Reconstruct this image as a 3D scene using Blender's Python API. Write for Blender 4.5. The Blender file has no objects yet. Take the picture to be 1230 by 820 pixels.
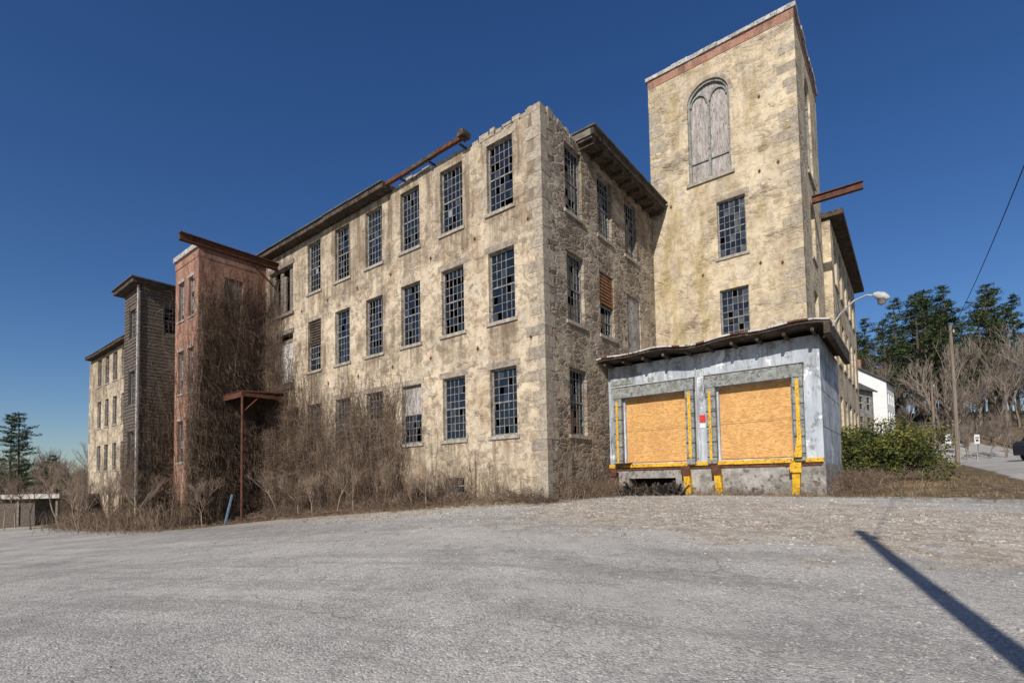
import bpy, math, random
from mathutils import Vector, Matrix
random.seed(7)
R=random.random
def U(a,b): return a+(b-a)*random.random()
EYE=1.6
scene=bpy.context.scene
# ------------------------------------------------------------ ground height
def ss(t):
    t=max(0.0,min(1.0,t)); return t*t*(3-2*t)
def gz(x,y):
    z=0.92*(0.5*ss((y-1)/16)+0.5*max(0,min(1,(y-2)/14.0)))
    if x<0: z-=2.6*math.tanh(-x/28)*ss(y/15)
    else: z+=2.2*(1-math.exp(-(x/38)**2))*ss(y/22)
    z+=9*ss((y-48)/45)*ss((x-25)/32)
    z+=6*ss((y-110)/120)
    return z
C=Vector((1.12,16.0)); u=Vector((-0.787,0.617)).normalized(); v=Vector((0.617,0.787)).normalized()
def W(a,b):
    p=C+u*a+v*b; return p.x,p.y
ANG=math.atan2(-u.y,-u.x)
# ------------------------------------------------------------ materials
def newmat(name,rough=0.9):
    m=bpy.data.materials.new(name); m.use_nodes=True; nt=m.node_tree
    b=nt.nodes['Principled BSDF']; b.inputs['Roughness'].default_value=rough
    b.inputs['Specular IOR Level'].default_value=0.25
    return m,nt,b
def nd(nt,t,**k):
    n=nt.nodes.new(t)
    for kk,vv in k.items(): setattr(n,kk,vv)
    return n
def L(nt,a,b): nt.links.new(a,b)
def setin(nt,s,val):
    if isinstance(val,bpy.types.NodeSocket): nt.links.new(val,s)
    elif isinstance(val,(tuple,list)) and len(val)==3 and s.type=='RGBA': s.default_value=(*val,1)
    else: s.default_value=val
def coord(nt,scale=(1,1,1),world=False,loc=(0,0,0),rz=0):
    if world: o=nd(nt,'ShaderNodeNewGeometry').outputs['Position']
    else: o=nd(nt,'ShaderNodeTexCoord').outputs['Object']
    if rz:
        r=nd(nt,'ShaderNodeMapping'); L(nt,o,r.inputs[0]); r.inputs['Rotation'].default_value=(0,0,rz); o=r.outputs[0]
    m=nd(nt,'ShaderNodeMapping'); L(nt,o,m.inputs[0]); m.inputs['Scale'].default_value=scale; m.inputs['Location'].default_value=loc
    return m.outputs[0]
def noise(nt,vec,scale,detail=4,rough=0.55,dist=0):
    n=nd(nt,'ShaderNodeTexNoise'); L(nt,vec,n.inputs['Vector']); n.inputs['Scale'].default_value=scale
    n.inputs['Detail'].default_value=min(detail,5); n.inputs['Roughness'].default_value=rough; n.inputs['Distortion'].default_value=dist
    return n
def vor(nt,vec,scale,feature='F1',rand=1):
    n=nd(nt,'ShaderNodeTexVoronoi',feature=feature); L(nt,vec,n.inputs['Vector']); n.inputs['Scale'].default_value=scale
    n.inputs['Randomness'].default_value=rand
    return n
def ramp(nt,fac,stops,interp='LINEAR'):
    n=nd(nt,'ShaderNodeValToRGB'); L(nt,fac,n.inputs[0]); cr=n.color_ramp; cr.interpolation=interp
    while len(cr.elements)<len(stops): cr.elements.new(0.5)
    for e,(p,c) in zip(cr.elements,stops):
        e.position=p
        e.color=(c,c,c,1) if isinstance(c,(int,float)) else (*c,1)
    return n.outputs[0]
def mix(nt,f,a,b,bt='MIX'):
    n=nd(nt,'ShaderNodeMix',data_type='RGBA',blend_type=bt)
    setin(nt,n.inputs[0],f); setin(nt,n.inputs[6],a); setin(nt,n.inputs[7],b)
    return n.outputs[2]
def mth(nt,op,a,b=0.0,clamp=False):
    n=nd(nt,'ShaderNodeMath',operation=op,use_clamp=clamp); setin(nt,n.inputs[0],a); setin(nt,n.inputs[1],b); return n.outputs[0]
def bump(nt,b,h,strength=0.5,dist=0.02):
    n=nd(nt,'ShaderNodeBump'); n.inputs['Strength'].default_value=strength; n.inputs['Distance'].default_value=dist
    L(nt,h,n.inputs['Height']); L(nt,n.outputs[0],b.inputs['Normal'])
def distort(nt,vec,amt,scale):
    n=noise(nt,vec,scale,2)
    s=nd(nt,'ShaderNodeVectorMath',operation='SUBTRACT'); L(nt,n.outputs['Color'],s.inputs[0]); s.inputs[1].default_value=(.5,.5,.5)
    m=nd(nt,'ShaderNodeVectorMath',operation='SCALE'); L(nt,s.outputs[0],m.inputs[0]); m.inputs['Scale'].default_value=amt
    a=nd(nt,'ShaderNodeVectorMath',operation='ADD'); L(nt,vec,a.inputs[0]); L(nt,m.outputs[0],a.inputs[1]); return a.outputs[0]

def stone_mat(name,st_lo,st_hi,stucco,grime=0.6,stones=None,ochre=0.3,seed=0,top=None,dark=1.0,moss=0,drip=None):
    m,nt,b=newmat(name,0.95)
    base=coord(nt,(1,1,1),loc=(seed,seed*2,seed))
    v0=coord(nt,(2.3,2.3,5.0),loc=(seed,0,0)); vd=distort(nt,v0,0.5,1.6)
    vc=vor(nt,vd,1.0); ve=vor(nt,vd,1.0,'DISTANCE_TO_EDGE')
    sep=nd(nt,'ShaderNodeSeparateColor'); L(nt,vc.outputs['Color'],sep.inputs[0])
    stones=stones or [(0,(.12,.098,.078)),(.3,(.22,.175,.13)),(.55,(.32,.26,.19)),(.75,(.23,.21,.185)),(1,(.40,.335,.25))]
    sc=ramp(nt,sep.outputs[0],stones)
    fine=noise(nt,base,13,5,.7)
    sc=mix(nt,.6,sc,ramp(nt,fine.outputs[0],[(.35,.35),(.65,1.05)]),'MULTIPLY')
    mort=ramp(nt,ve.outputs['Distance'],[(.03,1),(.12,0)])
    sc=mix(nt,mth(nt,'MULTIPLY',mort,.65),sc,(.42,.35,.26))
    big=noise(nt,base,.8,5,.62,.4)
    stc=mix(nt,ramp(nt,big.outputs[0],[(.38,0),(.62,1)]),stucco,tuple(c*1.22 for c in stucco))
    mid=noise(nt,base,4,5,.8,.3)
    stc=mix(nt,.6,stc,ramp(nt,mid.outputs[0],[(.38,.5),(.50,1),(.66,1.12)]),'MULTIPLY')
    n2=noise(nt,coord(nt,(1,1,1.25),loc=(3.1+seed,1,7)),.85,5,.72,.6)
    mk=ramp(nt,n2.outputs[0],[(st_lo,0),(st_hi,1)])
    mk=mth(nt,'MULTIPLY',mk,ramp(nt,mth(nt,'ADD',sep.outputs[1],mth(nt,'MULTIPLY',mort,.5)),[(.12,.55),(.3,1)]))
    col=mix(nt,mk,sc,stc)
    g4=noise(nt,coord(nt,(1,1,1.4),loc=(2,seed,13)),1.5,5,.75,.3)
    col=mix(nt,mth(nt,'MULTIPLY',ramp(nt,g4.outputs[0],[(.55,0),(.60,1)]),.55),col,(.52,.475,.40))
    # grime streaks
    g1=noise(nt,coord(nt,(2.2,2.2,.22),loc=(seed,2,3)),1.2,5,.7)
    g2=noise(nt,base,.42,5,.7)
    gs=ramp(nt,g1.outputs[0],[(.44,0),(.58,1)])
    sx=nd(nt,'ShaderNodeSeparateXYZ'); L(nt,coord(nt),sx.inputs[0])
    if top:
        mr=nd(nt,'ShaderNodeMapRange'); L(nt,sx.outputs[2],mr.inputs[0]); mr.inputs[1].default_value=top[0]; mr.inputs[2].default_value=top[1]
        extra=mth(nt,'MULTIPLY',mr.outputs[0],.20)
        mr2=nd(nt,'ShaderNodeMapRange'); L(nt,sx.outputs[2],mr2.inputs[0]); mr2.inputs[1].default_value=1.5; mr2.inputs[2].default_value=-1.2
        extra=mth(nt,'ADD',extra,mth(nt,'MULTIPLY',mr2.outputs[0],.15))
        g2f=ramp(nt,mth(nt,'ADD',g2.outputs[0],extra),[(.46,.0),(.60,1)])
    else: g2f=ramp(nt,g2.outputs[0],[(.44,.05),(.58,1)])
    gg=mth(nt,'MULTIPLY',mth(nt,'ADD',mth(nt,'MULTIPLY',gs,.7),.3),g2f)
    col=mix(nt,mth(nt,'MULTIPLY',gg,grime),col,(.135,.10,.068))
    if drip:  # dirt run-off below the sills
        t=mth(nt,'MULTIPLY',sx.outputs[drip[2]],1.0 if drip[3]>0 else -1.0)
        f=mth(nt,'ABSOLUTE',mth(nt,'SUBTRACT',mth(nt,'FRACT',mth(nt,'ADD',mth(nt,'DIVIDE',mth(nt,'SUBTRACT',t,drip[0]),drip[1]),10.5)),.5))
        mx=ramp(nt,f,[(.20,1),(.30,0)])
        fz=mth(nt,'FRACT',mth(nt,'ADD',mth(nt,'DIVIDE',mth(nt,'SUBTRACT',9.15,sx.outputs[2]),3.88),4.0))
        mz=ramp(nt,fz,[(0,1),(.42,0)])
        g7=noise(nt,coord(nt,(5,5,.35),loc=(1,7,seed)),1.2,5,.7)
        col=mix(nt,mth(nt,'MULTIPLY',mth(nt,'MULTIPLY',mx,mz),ramp(nt,g7.outputs[0],[(.40,0),(.58,.8)])),col,(.14,.105,.075))
    g5=noise(nt,base,1.9,5,.82,.5)
    col=mix(nt,mth(nt,'MULTIPLY',ramp(nt,g5.outputs[0],[(.51,0),(.575,1)]),.62*dark),col,(.165,.12,.08))
    g3=noise(nt,coord(nt,(1,1,.4),loc=(9,seed,3)),.9,5,.75)
    col=mix(nt,mth(nt,'MULTIPLY',ramp(nt,g3.outputs[0],[(.54,0),(.64,1)]),ochre),col,(.29,.175,.075))
    if moss:
        g6=noise(nt,coord(nt,(1.3,1.3,.35),loc=(4,seed,1)),1.1,5,.75)
        mrx=nd(nt,'ShaderNodeMapRange'); L(nt,sx.outputs[0],mrx.inputs[0]); mrx.inputs[1].default_value=4.5; mrx.inputs[2].default_value=0
        col=mix(nt,mth(nt,'MULTIPLY',ramp(nt,mth(nt,'ADD',g6.outputs[0],mth(nt,'MULTIPLY',mrx.outputs[0],.07)),[(.53,0),(.65,1)]),moss),col,(.27,.205,.07))
    L(nt,col,b.inputs['Base Color'])
    h=mth(nt,'MULTIPLY',ramp(nt,ve.outputs['Distance'],[(0,0),(.16,1)]),mth(nt,'SUBTRACT',1.08,mk))
    h=mth(nt,'ADD',h,mth(nt,'MULTIPLY',fine.outputs[0],.5)); h=mth(nt,'ADD',h,mth(nt,'MULTIPLY',mk,.4)); h=mth(nt,'ADD',h,mth(nt,'MULTIPLY',mid.outputs[0],.5))
    bump(nt,b,h,.75,.045)
    return m
M={}
M['front']=stone_mat('stucco_over_rubble',.33,.43,(.50,.415,.30),.85,None,.35,top=(8,12),drip=(1.74,2.33,0,-1),dark=.9)
M['end']=stone_mat('rubble_stone',.50,.58,(.39,.325,.235),.6,None,.22,4,top=(9,12),drip=(2.0,2.33,1,1),dark=.8)
M['tower']=stone_mat('tower_stone',.36,.50,(.53,.44,.305),.35,[(0,(.22,.17,.12)),(.3,(.38,.305,.21)),(.6,(.48,.395,.27)),(.8,(.34,.285,.21)),(1,(.53,.445,.32))],.2,9,dark=.45,moss=.5)
def simple(name,c1,c2,scale=5,rough=.9,stretch=(1,1,1),bs=.4,bd=.01,lo=.38,hi=.62,c3=None,metal=0,world=False):
    m,nt,b=newmat(name,rough)
    n=noise(nt,coord(nt,stretch,world),scale,5,.7)
    col=mix(nt,ramp(nt,n.outputs[0],[(lo,0),(hi,1)]),c1,c2)
    if c3:
        n3=noise(nt,coord(nt,stretch,world,loc=(5,8,2)),scale*2.7,5,.7)
        col=mix(nt,ramp(nt,n3.outputs[0],[(.54,0),(.60,1)]),col,c3)
    L(nt,col,b.inputs['Base Color']); b.inputs['Metallic'].default_value=metal
    if bs: bump(nt,b,n.outputs[0],bs,bd)
    return m
M['quoin']=simple('granite_quoin',(.22,.18,.14),(.39,.335,.255),4,c3=(.24,.20,.155),bd=.02)
M['quoin2']=simple('granite_quoin_b',(.28,.24,.18),(.43,.37,.285),6,c3=(.19,.16,.125),bd=.02)
M['quoin3']=simple('granite_quoin_c',(.18,.15,.12),(.34,.295,.235),5,bd=.02)
M['sill']=simple('granite_sill',(.25,.22,.18),(.40,.36,.30),5,c3=(.18,.15,.12))
M['wood']=simple('weathered_wood',(.10,.085,.07),(.24,.21,.18),3,stretch=(1,1,6))
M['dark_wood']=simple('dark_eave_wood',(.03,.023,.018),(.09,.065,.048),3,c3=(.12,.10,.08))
M['sash']=simple('weathered_sash_paint',(.11,.107,.10),(.29,.285,.275),7)
M['board']=simple('peeling_white_board',(.24,.21,.19),(.42,.39,.365),3,stretch=(3,3,.5),c3=(.15,.12,.10))
M['louver']=simple('rust_louver',(.15,.07,.035),(.28,.14,.07),4)
M['rust']=simple('rusty_steel',(.065,.028,.018),(.145,.058,.034),5,.8,c3=(.05,.028,.02))
M['rustplate']=simple('rust_plate',(.17,.08,.045),(.27,.125,.07),8)
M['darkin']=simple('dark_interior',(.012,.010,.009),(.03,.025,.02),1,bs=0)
M['cap']=simple('parapet_cap',(.27,.26,.25),(.50,.48,.46),4,c3=(.17,.12,.09))
M['shingle']=simple('weathered_shingles',(.065,.052,.042),(.16,.132,.108),2.2,stretch=(2,2,9),bs=.8,bd=.03)
M['concrete']=simple('stained_concrete',(.18,.17,.155),(.38,.36,.325),2,c3=(.13,.11,.09))
M['yellow']=simple('yellow_paint',(.55,.30,.015),(.72,.43,.03),6,.6,c3=(.22,.11,.03))
M['pad']=simple('dock_seal_pad',(.16,.165,.155),(.29,.30,.285),4,c3=(.10,.10,.09))
M['roofgray']=simple('tar_roof',(.06,.06,.06),(.12,.12,.11),2)
M['flash']=simple('pale_roof_edge',(.34,.32,.30),(.60,.58,.55),3,c3=(.16,.11,.08))
M['red']=simple('red_sign_paint',(.5,.03,.02),(.55,.05,.04),3,.5,bs=0)
M['grayp']=simple('gray_metal',(.30,.30,.30),(.42,.42,.42),3,.5,bs=0)
M['white']=simple('white_siding',(.62,.62,.60),(.78,.78,.76),2,stretch=(.3,.3,8))
M['polew']=simple('pole_wood',(.14,.11,.085),(.24,.20,.16),4,stretch=(4,4,.4))
M['black']=simple('black_rubber',(.015,.015,.015),(.03,.03,.03),3,.7,bs=0)
M['vanp']=simple('dark_van_paint',(.02,.022,.028),(.025,.028,.035),1,.25,bs=0)
M['bluet']=simple('blue_tarp',(.12,.20,.27),(.18,.27,.35),3)
# dock paint
m,nt,b=newmat('peeling_blue_white_paint',.85)
n=noise(nt,coord(nt,(1,1,.35)),1.3,5,.7); col=mix(nt,ramp(nt,n.outputs[0],[(.36,0),(.62,1)]),(.29,.325,.365),(.49,.53,.57))
n=noise(nt,coord(nt,(1,1,.8),loc=(3,2,1)),1.9,5,.8); col=mix(nt,ramp(nt,n.outputs[0],[(.53,0),(.59,.85)]),col,(.18,.18,.175))
n=noise(nt,coord(nt,(2.5,2.5,.2)),1.6,5,.75); col=mix(nt,ramp(nt,n.outputs[0],[(.51,0),(.67,.7)]),col,(.14,.125,.11))
n=noise(nt,coord(nt,(1,1,.5),loc=(7,7,7)),2.4,5,.75); col=mix(nt,ramp(nt,n.outputs[0],[(.58,0),(.61,.9)]),col,(.66,.69,.72))
L(nt,col,b.inputs['Base Color']); bump(nt,b,n.outputs[0],.4,.012); M['dock']=m
# OSB
m,nt,b=newmat('osb_sheet',.7)
vd=vor(nt,coord(nt,(9,9,22)),1.5); sp=nd(nt,'ShaderNodeSeparateColor'); L(nt,vd.outputs['Color'],sp.inputs[0])
col=ramp(nt,sp.outputs[0],[(0,(.42,.22,.075)),(.5,(.57,.32,.11)),(1,(.66,.40,.16))])
n=noise(nt,coord(nt,(1,1,.6)),1.2,5,.7); col=mix(nt,ramp(nt,n.outputs[0],[(.42,0),(.65,.55)]),col,(.40,.20,.08))
L(nt,col,b.inputs['Base Color']); M['osb']=m
# brick
m,nt,b=newmat('weathered_brick',.9)
tc=nd(nt,'ShaderNodeTexCoord'); sx=nd(nt,'ShaderNodeSeparateXYZ'); L(nt,tc.outputs['Object'],sx.inputs[0])
cx=nd(nt,'ShaderNodeCombineXYZ'); L(nt,mth(nt,'ADD',sx.outputs[0],sx.outputs[1]),cx.inputs[0]); L(nt,sx.outputs[2],cx.inputs[1])
br=nd(nt,'ShaderNodeTexBrick'); L(nt,cx.outputs[0],br.inputs['Vector']); br.inputs['Scale'].default_value=1
br.inputs['Brick Width'].default_value=.22; br.inputs['Row Height'].default_value=.075; br.inputs['Mortar Size'].default_value=.009
br.inputs['Color1'].default_value=(.25,.095,.06,1); br.inputs['Color2'].default_value=(.34,.14,.09,1); br.inputs['Mortar'].default_value=(.30,.24,.19,1)
n=noise(nt,coord(nt,(1,1,.5)),1.1,5,.75); col=mix(nt,ramp(nt,n.outputs[0],[(.48,0),(.62,.6)]),br.outputs['Color'],(.38,.26,.19))
n=noise(nt,coord(nt,(1,1,.3),loc=(4,4,4)),1.4,5,.75); col=mix(nt,ramp(nt,n.outputs[0],[(.47,0),(.62,.8)]),col,(.12,.07,.05))
L(nt,col,b.inputs['Base Color']); bump(nt,b,br.outputs['Fac'],-.4,.01); M['brick']=m
def glass(name,c,r,sp=.6):
    m,nt,b=newmat(name,r); b.inputs['Base Color'].default_value=(*c,1); b.inputs['Specular IOR Level'].default_value=sp
    n=noise(nt,coord(nt),3,4); L(nt,ramp(nt,n.outputs[0],[(.4,r*.6),(.7,r*2.2)]),b.inputs['Roughness']); return m
M['glass']=glass('old_glass',(.010,.014,.022),.07,.5)
M['glass2']=glass('dusty_glass',(.035,.042,.052),.25,.5)
M['glass3']=glass('milky_glass',(.22,.23,.24),.35,.5)
M['carglass']=glass('car_glass',(.01,.01,.012),.05)
def leafy(name,c1,c2,sc=1.5):
    m,nt,b=newmat(name,.8); n=noise(nt,coord(nt),sc,4); L(nt,mix(nt,ramp(nt,n.outputs[0],[(.38,0),(.62,1)]),c1,c2),b.inputs['Base Color']); return m
M['vine']=leafy('vine_stems',(.085,.055,.038),(.185,.13,.09))
M['vine2']=leafy('vine_stems_pale',(.17,.125,.09),(.29,.22,.16))
M['bark']=leafy('bare_bark',(.13,.105,.085),(.25,.205,.165),.4)
M['barkd']=leafy('pine_bark',(.06,.045,.035),(.12,.09,.07),.6)
M['needle']=leafy('pine_needles',(.025,.045,.018),(.075,.105,.032),.6)
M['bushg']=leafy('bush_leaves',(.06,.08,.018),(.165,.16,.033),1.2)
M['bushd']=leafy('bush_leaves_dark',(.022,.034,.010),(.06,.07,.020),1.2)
M['drygrass']=leafy('dry_grass',(.15,.105,.06),(.30,.225,.13),.8)
M['gravel']=simple('gravel_stone',(.20,.19,.17),(.42,.39,.345),1.3,world=True)

# ------------------------------------------------------------ mesh builder
class MB:
    def __init__(s): s.v=[];s.f=[];s.m=[];s.mats=[]
    def mi(s,k):
        if k not in s.mats: s.mats.append(k)
        return s.mats.index(k)
    def poly(s,pts,k):
        i=len(s.v); s.v.extend(pts); s.f.append(tuple(range(i,i+len(pts)))); s.m.append(s.mi(k))
    def hexa(s,p,k):
        i=len(s.v); s.v.extend(p); q=s.mi(k)
        for f in ((0,3,2,1),(4,5,6,7),(0,1,5,4),(1,2,6,5),(2,3,7,6),(3,0,4,7)):
            s.f.append(tuple(i+j for j in f)); s.m.append(q)
    def box(s,x0,x1,y0,y1,z0,z1,k):
        s.hexa([(x0,y0,z0),(x1,y0,z0),(x1,y1,z0),(x0,y1,z0),(x0,y0,z1),(x1,y0,z1),(x1,y1,z1),(x0,y1,z1)],k)
    def wbox(s,F,t0,t1,z0,z1,d0,d1,k):
        s.hexa([F(t0,z0,d0),F(t1,z0,d0),F(t1,z0,d1),F(t0,z0,d1),F(t0,z1,d0),F(t1,z1,d0),F(t1,z1,d1),F(t0,z1,d1)],k)
    def tube(s,pts,rads,k,n=3):
        q=s.mi(k); base=len(s.v); N=len(pts)
        for i,p in enumerate(pts):
            a=Vector(pts[max(0,i-1)]); b2=Vector(pts[min(N-1,i+1)]); d=(b2-a)
            if d.length<1e-6: d=Vector((0,0,1))
            d.normalize(); up=Vector((0,0,1)) if abs(d.z)<.9 else Vector((1,0,0))
            e=d.cross(up).normalized(); f=d.cross(e); r=rads[i] if isinstance(rads,(list,tuple)) else rads
            P=Vector(p)
            for j in range(n):
                an=2*math.pi*j/n; w=P+e*(r*math.cos(an))+f*(r*math.sin(an)); s.v.append((w.x,w.y,w.z))
        for i in range(N-1):
            for j in range(n):
                a0=base+i*n+j; a1=base+i*n+(j+1)%n
                s.f.append((a0,a1,a1+n,a0+n)); s.m.append(q)
        if n>3:
            s.f.append(tuple(base+j for j in range(n))); s.m.append(q)
            s.f.append(tuple(base+(N-1)*n+j for j in range(n))); s.m.append(q)
    def mesh(s,name,smooth=False):
        me=bpy.data.meshes.new(name); me.from_pydata(s.v,[],s.f)
        for k in s.mats: me.materials.append(M[k])
        me.polygons.foreach_set('material_index',s.m)
        if smooth: me.polygons.foreach_set('use_smooth',[True]*len(s.f))
        me.update(); return me
    def obj(s,name,parent=None,smooth=False):
        o=bpy.data.objects.new(name,s.mesh(name,smooth)); scene.collection.objects.link(o)
        if parent: o.parent=parent
        return o
def empty(name,loc=(0,0,0),rz=0):
    o=bpy.data.objects.new(name,None); scene.collection.objects.link(o); o.location=loc; o.rotation_euler=(0,0,rz); return o
BL=(C.x,C.y,EYE)
def frame(ox,oy,dx,dy,nx,ny):
    return lambda t,z,d:(ox+dx*t-nx*d, oy+dy*t-ny*d, z)
def wall(mb,F,t0,t1,z0,z1,ops,k,rev=.26,rk=None):
    ts=sorted(set([t0,t1]+[o[0] for o in ops]+[o[1] for o in ops])); zs=sorted(set([z0,z1]+[o[2] for o in ops]+[o[3] for o in ops]))
    for i in range(len(ts)-1):
        for j in range(len(zs)-1):
            tc=(ts[i]+ts[i+1])/2; zc=(zs[j]+zs[j+1])/2
            if any(o[0]<tc<o[1] and o[2]<zc<o[3] for o in ops): continue
            mb.poly([F(ts[i],zs[j],0),F(ts[i+1],zs[j],0),F(ts[i+1],zs[j+1],0),F(ts[i],zs[j+1],0)],k)
    rk=rk or k
    for o in ops:
        a,b2,c,d=o[:4]
        mb.poly([F(a,c,0),F(b2,c,0),F(b2,c,rev),F(a,c,rev)],rk); mb.poly([F(a,d,0),F(b2,d,0),F(b2,d,rev),F(a,d,rev)],rk)
        mb.poly([F(a,c,0),F(a,d,0),F(a,d,rev),F(a,c,rev)],rk); mb.poly([F(b2,c,0),F(b2,d,0),F(b2,d,rev),F(b2,c,rev)],rk)
def sash(ms,mg,F,o,cols=5,rows=8,miss=.13,dusty=.10,dep=.13,topboard=False,milk=False):
    a,b2,c,d=o[:4]; fw=.06
    ms.wbox(F,a,a+fw,c,d,dep,dep+.08,'sash'); ms.wbox(F,b2-fw,b2,c,d,dep,dep+.08,'sash')
    ms.wbox(F,a+fw,b2-fw,c,c+fw*1.2,dep,dep+.08,'sash'); ms.wbox(F,a+fw,b2-fw,d-fw,d,dep,dep+.08,'sash')
    ia,ib,ic,idd=a+fw,b2-fw,c+fw*1.2,d-fw
    mid=(ic+idd)/2; ms.wbox(F,ia,ib,mid-.025,mid+.025,dep+.01,dep+.06,'sash')
    mw=.0105
    for i in range(1,cols):
        t=ia+(ib-ia)*i/cols
        if R()<.93: ms.wbox(F,t-mw,t+mw,ic,mid-.025,dep+.025,dep+.05,'sash')
        if R()<.93 and not topboard: ms.wbox(F,t-mw,t+mw,mid+.025,idd,dep+.02,dep+.045,'sash')
    for j in range(1,rows):
        if j==rows//2: continue
        z=ic+(idd-ic)*j/rows
        if topboard and z>mid: continue
        ms.wbox(F,ia,ib,z-mw,z+mw,dep+.022,dep+.047,'sash')
    if topboard: ms.wbox(F,ia,ib,mid+.026,idd,dep+.02,dep+.04,'board')
    for i in range(cols):
        for j in range(rows):
            if topboard and j>=rows//2: continue
            if R()<miss: continue
            t0=ia+(ib-ia)*i/cols; t1=ia+(ib-ia)*(i+1)/cols; z0=ic+(idd-ic)*j/rows; z1=ic+(idd-ic)*(j+1)/rows
            e=dep+.037; x,y=U(-.004,.004),U(-.004,.004)
            r=R(); kk='glass3' if (milk and r<.6) or r<.012 else ('glass2' if r<dusty+.012 else 'glass')
            mg.poly([F(t0,z0,e+x+y),F(t1,z0,e-x+y),F(t1,z1,e-x-y),F(t0,z1,e+x-y)],kk)
def sill(mb,F,o,lint=.35):
    a,b2,c,d=o[:4]; mb.wbox(F,a-.1,b2+.1,c-.12,c-.003,-.06,.2,'sill')
    if R()<lint: mb.wbox(F,a-.16,b2+.16,d+.003,d+.22,-.008,.1,random.choice(['quoin','quoin2','quoin3']))
def diamond(mb,F,t,z,r=.12):
    mb.poly([F(t-r*.6,z,-.012),F(t,z-r,-.012),F(t+r*.6,z,-.012),F(t,z+r,-.012)],'rustplate')
    mb.wbox(F,t-.025,t+.025,z-.025,z+.025,-.05,-.012,'rust')

R3=(9.25,11.70); R2=(5.40,7.85); R1=(1.48,3.78); ww=.575
# ------------------------------------------------------------ MILL
mill=empty('stone_mill_building',BL,ANG)
FF=frame(0,0,-1,0,0,-1)
FE=frame(0,0,0,1,1,0)
front=MB(); trim=MB(); sa=MB(); gl=MB()
ops=[]; cx=[1.74+2.33*i for i in range(6)]
kinds={}
for i,c in enumerate(cx):
    for r,rr in ((3,R3),(2,R2),(1,R1)):
        o=(c-ww,c+ww,rr[0],rr[1]); ops.append(o); kinds[o]=('louver' if (i==5 and r==2) else 'top' if (i==2 and r==1) else 's')
for c in [30.9+2.33*i for i in range(9)]:
    for rr in (R3,R2,R1):
        o=(c-ww,c+ww,rr[0],rr[1]); ops.append(o); kinds[o]='s'
for c in (15.3,17.25):
    o=(c-.5,c+.5,R1[0],R1[1]); ops.append(o); kinds[o]='s'
for z0,z1,kk in ((8.75,11.2,'door3'),(4.95,7.65,'door2')):
    o=(15.35,17.75,z0,z1); ops.append(o); kinds[o]=kk
for c in (4.07,8.73,13.39):
    o=(c-.45,c+.45,-.5,.1); ops.append(o); kinds[o]='bs'
wall(front,FF,0,53,-5,12.0,ops,'front')
for o in ops:
    k=kinds[o]
    if k=='s': sash(sa,gl,FF,o,miss=random.choice([.05,.12,.2,.45])); sill(trim,FF,o)
    elif k=='top': sash(sa,gl,FF,o,topboard=True,miss=.2); sill(trim,FF,o)
    elif k=='louver':
        m2=(o[2]+o[3])/2
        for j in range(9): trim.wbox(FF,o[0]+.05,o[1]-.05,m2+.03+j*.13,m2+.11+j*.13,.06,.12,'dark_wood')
        sash(sa,gl,FF,(o[0],o[1],o[2],m2),rows=4); sill(trim,FF,o)
    elif k=='bs': trim.wbox(FF,o[0],o[1],o[2],o[3],.2,.25,'darkin'); sash(sa,gl,FF,o,4,2,.4)
    elif k=='door3':
        for j in range(8):
            if j in (2,5): continue
            t=o[0]+j*.3; trim.wbox(FF,t,t+.28,o[2],o[3]-U(0,.4),.12+R()*.03,.2,'wood')
        trim.wbox(FF,o[0]-.12,o[1]+.12,o[3]+.003,o[3]+.22,-.04,.15,'wood'); trim.wbox(FF,o[0]-.1,o[1]+.1,o[2]-.16,o[2]-.003,-.1,.2,'wood')
    else:
        trim.wbox(FF,o[0]+.1,o[0]+1.1,o[2]+.1,o[3]-.25,.1,.15,'wood'); trim.wbox(FF,o[0]+.1,o[0]+1.15,o[2]+.2,o[3]-.5,.05,.095,'flash')
        trim.wbox(FF,o[0]+1.25,o[1]-.1,o[2],o[3]-.3,.16,.2,'board')
        trim.wbox(FF,o[0]-.12,o[1]+.12,o[3]+.003,o[3]+.22,-.05,.15,'wood'); trim.wbox(FF,o[0]-.1,o[1]+.1,o[2]-.16,o[2]-.003,-.1,.2,'wood')
for c in [.55]+[2.9+2.33*i for i in range(6)]:
    for z in (8.55,4.65): diamond(trim,FF,c+U(-.05,.05),z+U(-.04,.04))
# end wall
eops=[]; ek={}
for c in (2.0,4.33,6.66):
    o=(c-ww,c+ww,R3[0],R3[1]); eops.append(o); ek[o]='s'
for c,k in ((2.0,'s'),(4.33,'rl')):
    o=(c-ww,c+ww,R2[0],R2[1]); eops.append(o); ek[o]=k
o=(6.1,7.4,4.9,7.6); eops.append(o); ek[o]='patch'
o=(2.0-ww,2.0+ww,R1[0],R1[1]); eops.append(o); ek[o]='s'
end=MB(); wall(end,FE,0,15.1,-5,12.0,eops,'end')
for o in eops:
    k=ek[o]
    if k=='s': sash(sa,gl,FE,o,miss=.2,dusty=.2); sill(trim,FE,o)
    elif k=='patch': trim.wbox(FE,o[0],o[1],o[2],o[3],.05,.1,'concrete')
    else:
        m2=(o[2]+o[3])/2
        for j in range(9): trim.wbox(FE,o[0]+.05,o[1]-.05,m2+.03+j*.13,m2+.11+j*.13,.04,.1,'louver')
        trim.wbox(FE,o[0]+.02,o[0]+.08,m2,o[3],.03,.11,'louver'); trim.wbox(FE,o[1]-.08,o[1]-.02,m2,o[3],.03,.11,'louver')
        sash(sa,gl,FE,(o[0],o[1],o[2],m2),rows=4,miss=.5); sill(trim,FE,o)
for c in (.6,3.15,5.5):
    for z in (8.5,4.6): diamond(trim,FE,c,z,.09)
bk=MB()
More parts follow.
